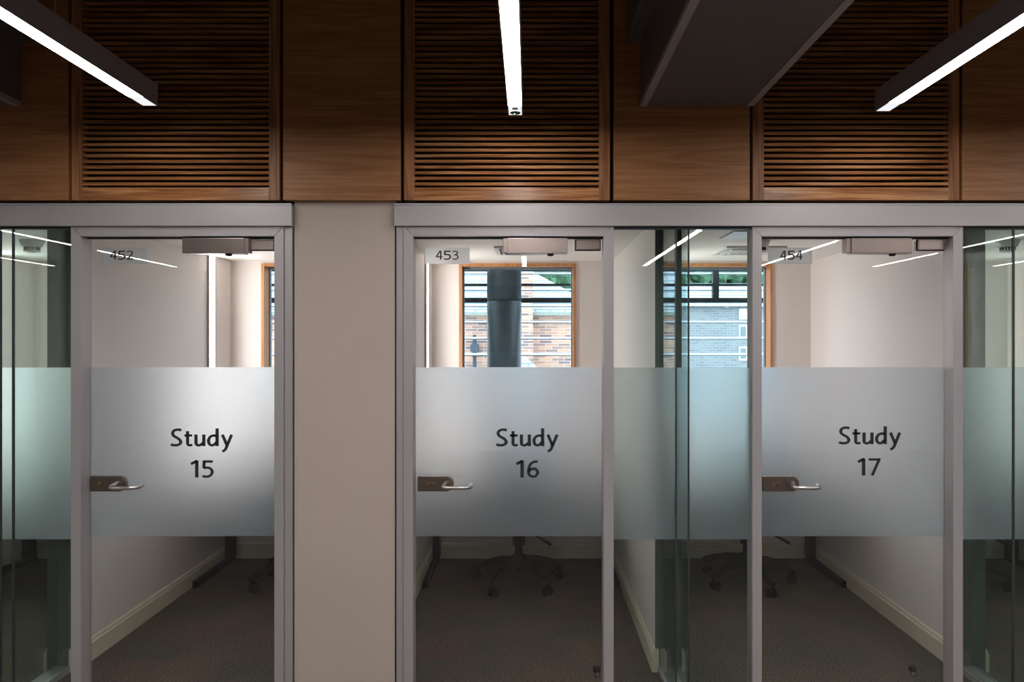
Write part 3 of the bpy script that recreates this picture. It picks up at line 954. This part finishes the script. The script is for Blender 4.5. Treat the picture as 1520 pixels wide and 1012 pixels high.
# brick building
YE = 24.0
e = empty('brick_building', (X(600, YE), YE, -10), 'buff brick building with pale tiled roof outside Study 16', 'building')
xl, xr = X(300, YE), X(880, YE)
zeave = Z(467, YE)
box('brick_wall', M['brick'], xl, xr, YE, YE + 6, -10, zeave + 0.05, e)
yr_ = 28.0
zr_ = Z(365, yr_)
ra = [(xl - 0.4, YE - 0.3, zeave), (X(893, YE), YE - 0.3, zeave), (X(709, yr_), yr_, zr_), (xl - 0.4, yr_, zr_)]
MB().prism(ra, (0, 0.12, 0.18)).build('roof', M['slate'], e)
MB().box(xl - 0.4, X(890, YE), YE - 0.42, YE - 0.28, Z(468, YE - 0.4), Z(463, YE - 0.4)).build('gutter', M['gutter'], e)
pr = [(X(745, 23.3), X(791, 23.3))]
box('chimney_pier', M['brick'], X(745, 23.3), X(791, 23.3), 23.3, YE + 0.2, -10, Z(404, 23.3), e)
xp = X(704.5, 23.8)
dp = MB().tube([(xp, 23.8, -10), (xp, 23.8, Z(497, 23.8))], 0.058, 12).build('downpipe', M['pipe'], e)
MB().box(xp - 0.13, xp + 0.13, 23.66, 23.94, Z(522, 23.8), Z(511, 23.8)).box(xp - 0.08, xp + 0.08, 23.68, 23.92, Z(526, 23.8), Z(508, 23.8)).build('hopper', M['pipe'], dp)
# lean-to roof at lower right
lt = [(X(760, 22), 22, Z(530, 22)), (X(780, 22), 22, Z(530, 22)), (X(800, 22), 22, Z(549, 22)), (X(800, 22), 22, Z(600, 22)), (X(760, 22), 22, Z(600, 22))]
MB().prism(lt, (0, 1.25, 0)).build('porch_gable', M['slate'], e)

# grey building
YGB = 32.0
g = empty('grey_building', (X(1100, YGB), YGB, -10), 'pale grey brick block with white windows outside Study 17', 'building')
gx0, gx1 = X(985, YGB), X(1420, YGB)
box('brick_wall', M['grey_brick'], gx0, gx1, YGB, YGB + 8, -10, Z(456, YGB), g)
MB().prism([(gx0 - 0.3, YGB - 0.3, Z(456, YGB)), (gx1, YGB - 0.3, Z(456, YGB)), (gx1, YGB + 5, Z(426, YGB + 5)), (gx0 + 2, YGB + 5, Z(426, YGB + 5))], (0, 0.1, 0.2)).build('roof', M['slate'], g)
for px in (1105, 1175):
    wx0, wx1 = X(px - 8.5, YGB), X(px + 16, YGB)
    for ya, yb, kind in ((458, 474, 0), (482, 502, 1), (514, 535, 1), (546, 566, 1)):
        z0, z1 = Z(yb, YGB), Z(ya, YGB)
        w = box('window', M['white_frame'] , wx0, wx1, YGB - 0.06, YGB + 0.02, z0, z1, g)
        if kind:
            n = 2
            for k in range(n):
                xa = wx0 + 0.06 + (wx1 - wx0) / n * k
                box('pane', M['far_pane'], xa, xa + (wx1 - wx0) / n - 0.12, YGB - 0.08, YGB - 0.05, z0 + 0.08, z1 - 0.08, w)


def tree(px, py, Y, rad, lab, seed):
    rnd = random.Random(seed)
    x, z = X(px, Y), Z(py, Y)
    r = empty('tree', (x, Y, -10), lab, 'tree', 'trees beyond the buildings')
    mb = MB()
    for k in range(26):
        v = Vector((rnd.uniform(-1, 1), rnd.uniform(-0.6, 0.6), rnd.uniform(-0.8, 0.8)))
        if v.length > 1.1: v *= 0.8
        s = rad * rnd.uniform(0.28, 0.5)
        m = Matrix.Translation((x + v.x * rad, Y + v.y * rad, z + v.z * rad)) @ Matrix.Scale(s, 4)
        res = bmesh.ops.create_icosphere(mb.bm, subdivisions=3, radius=1.0, matrix=m)
        for vv in res['verts']:
            c = m.translation
            d = (vv.co - c)
            vv.co = c + d * (1 + 0.3 * math.sin(vv.co.x * 9.1 / rad * 2) * math.sin(vv.co.z * 8.3 / rad * 2 + 1) + rnd.uniform(-0.12, 0.12))
    mb.build('crown', M['leaf'], r)
    MB().tube([(x, Y, -10), (x + 0.1, Y, z - rad * 0.6)], [0.35, 0.22], 10).build('trunk', M['bark'], r)


tree(845, 405, 46, 3.4, 'leafy green tree above the brick building roof', 3)
tree(1050, 400, 50, 3.2, 'leafy green tree above the grey block, left one', 5)
tree(1180, 404, 62, 3.4, 'leafy green tree above the grey block, right one', 8)
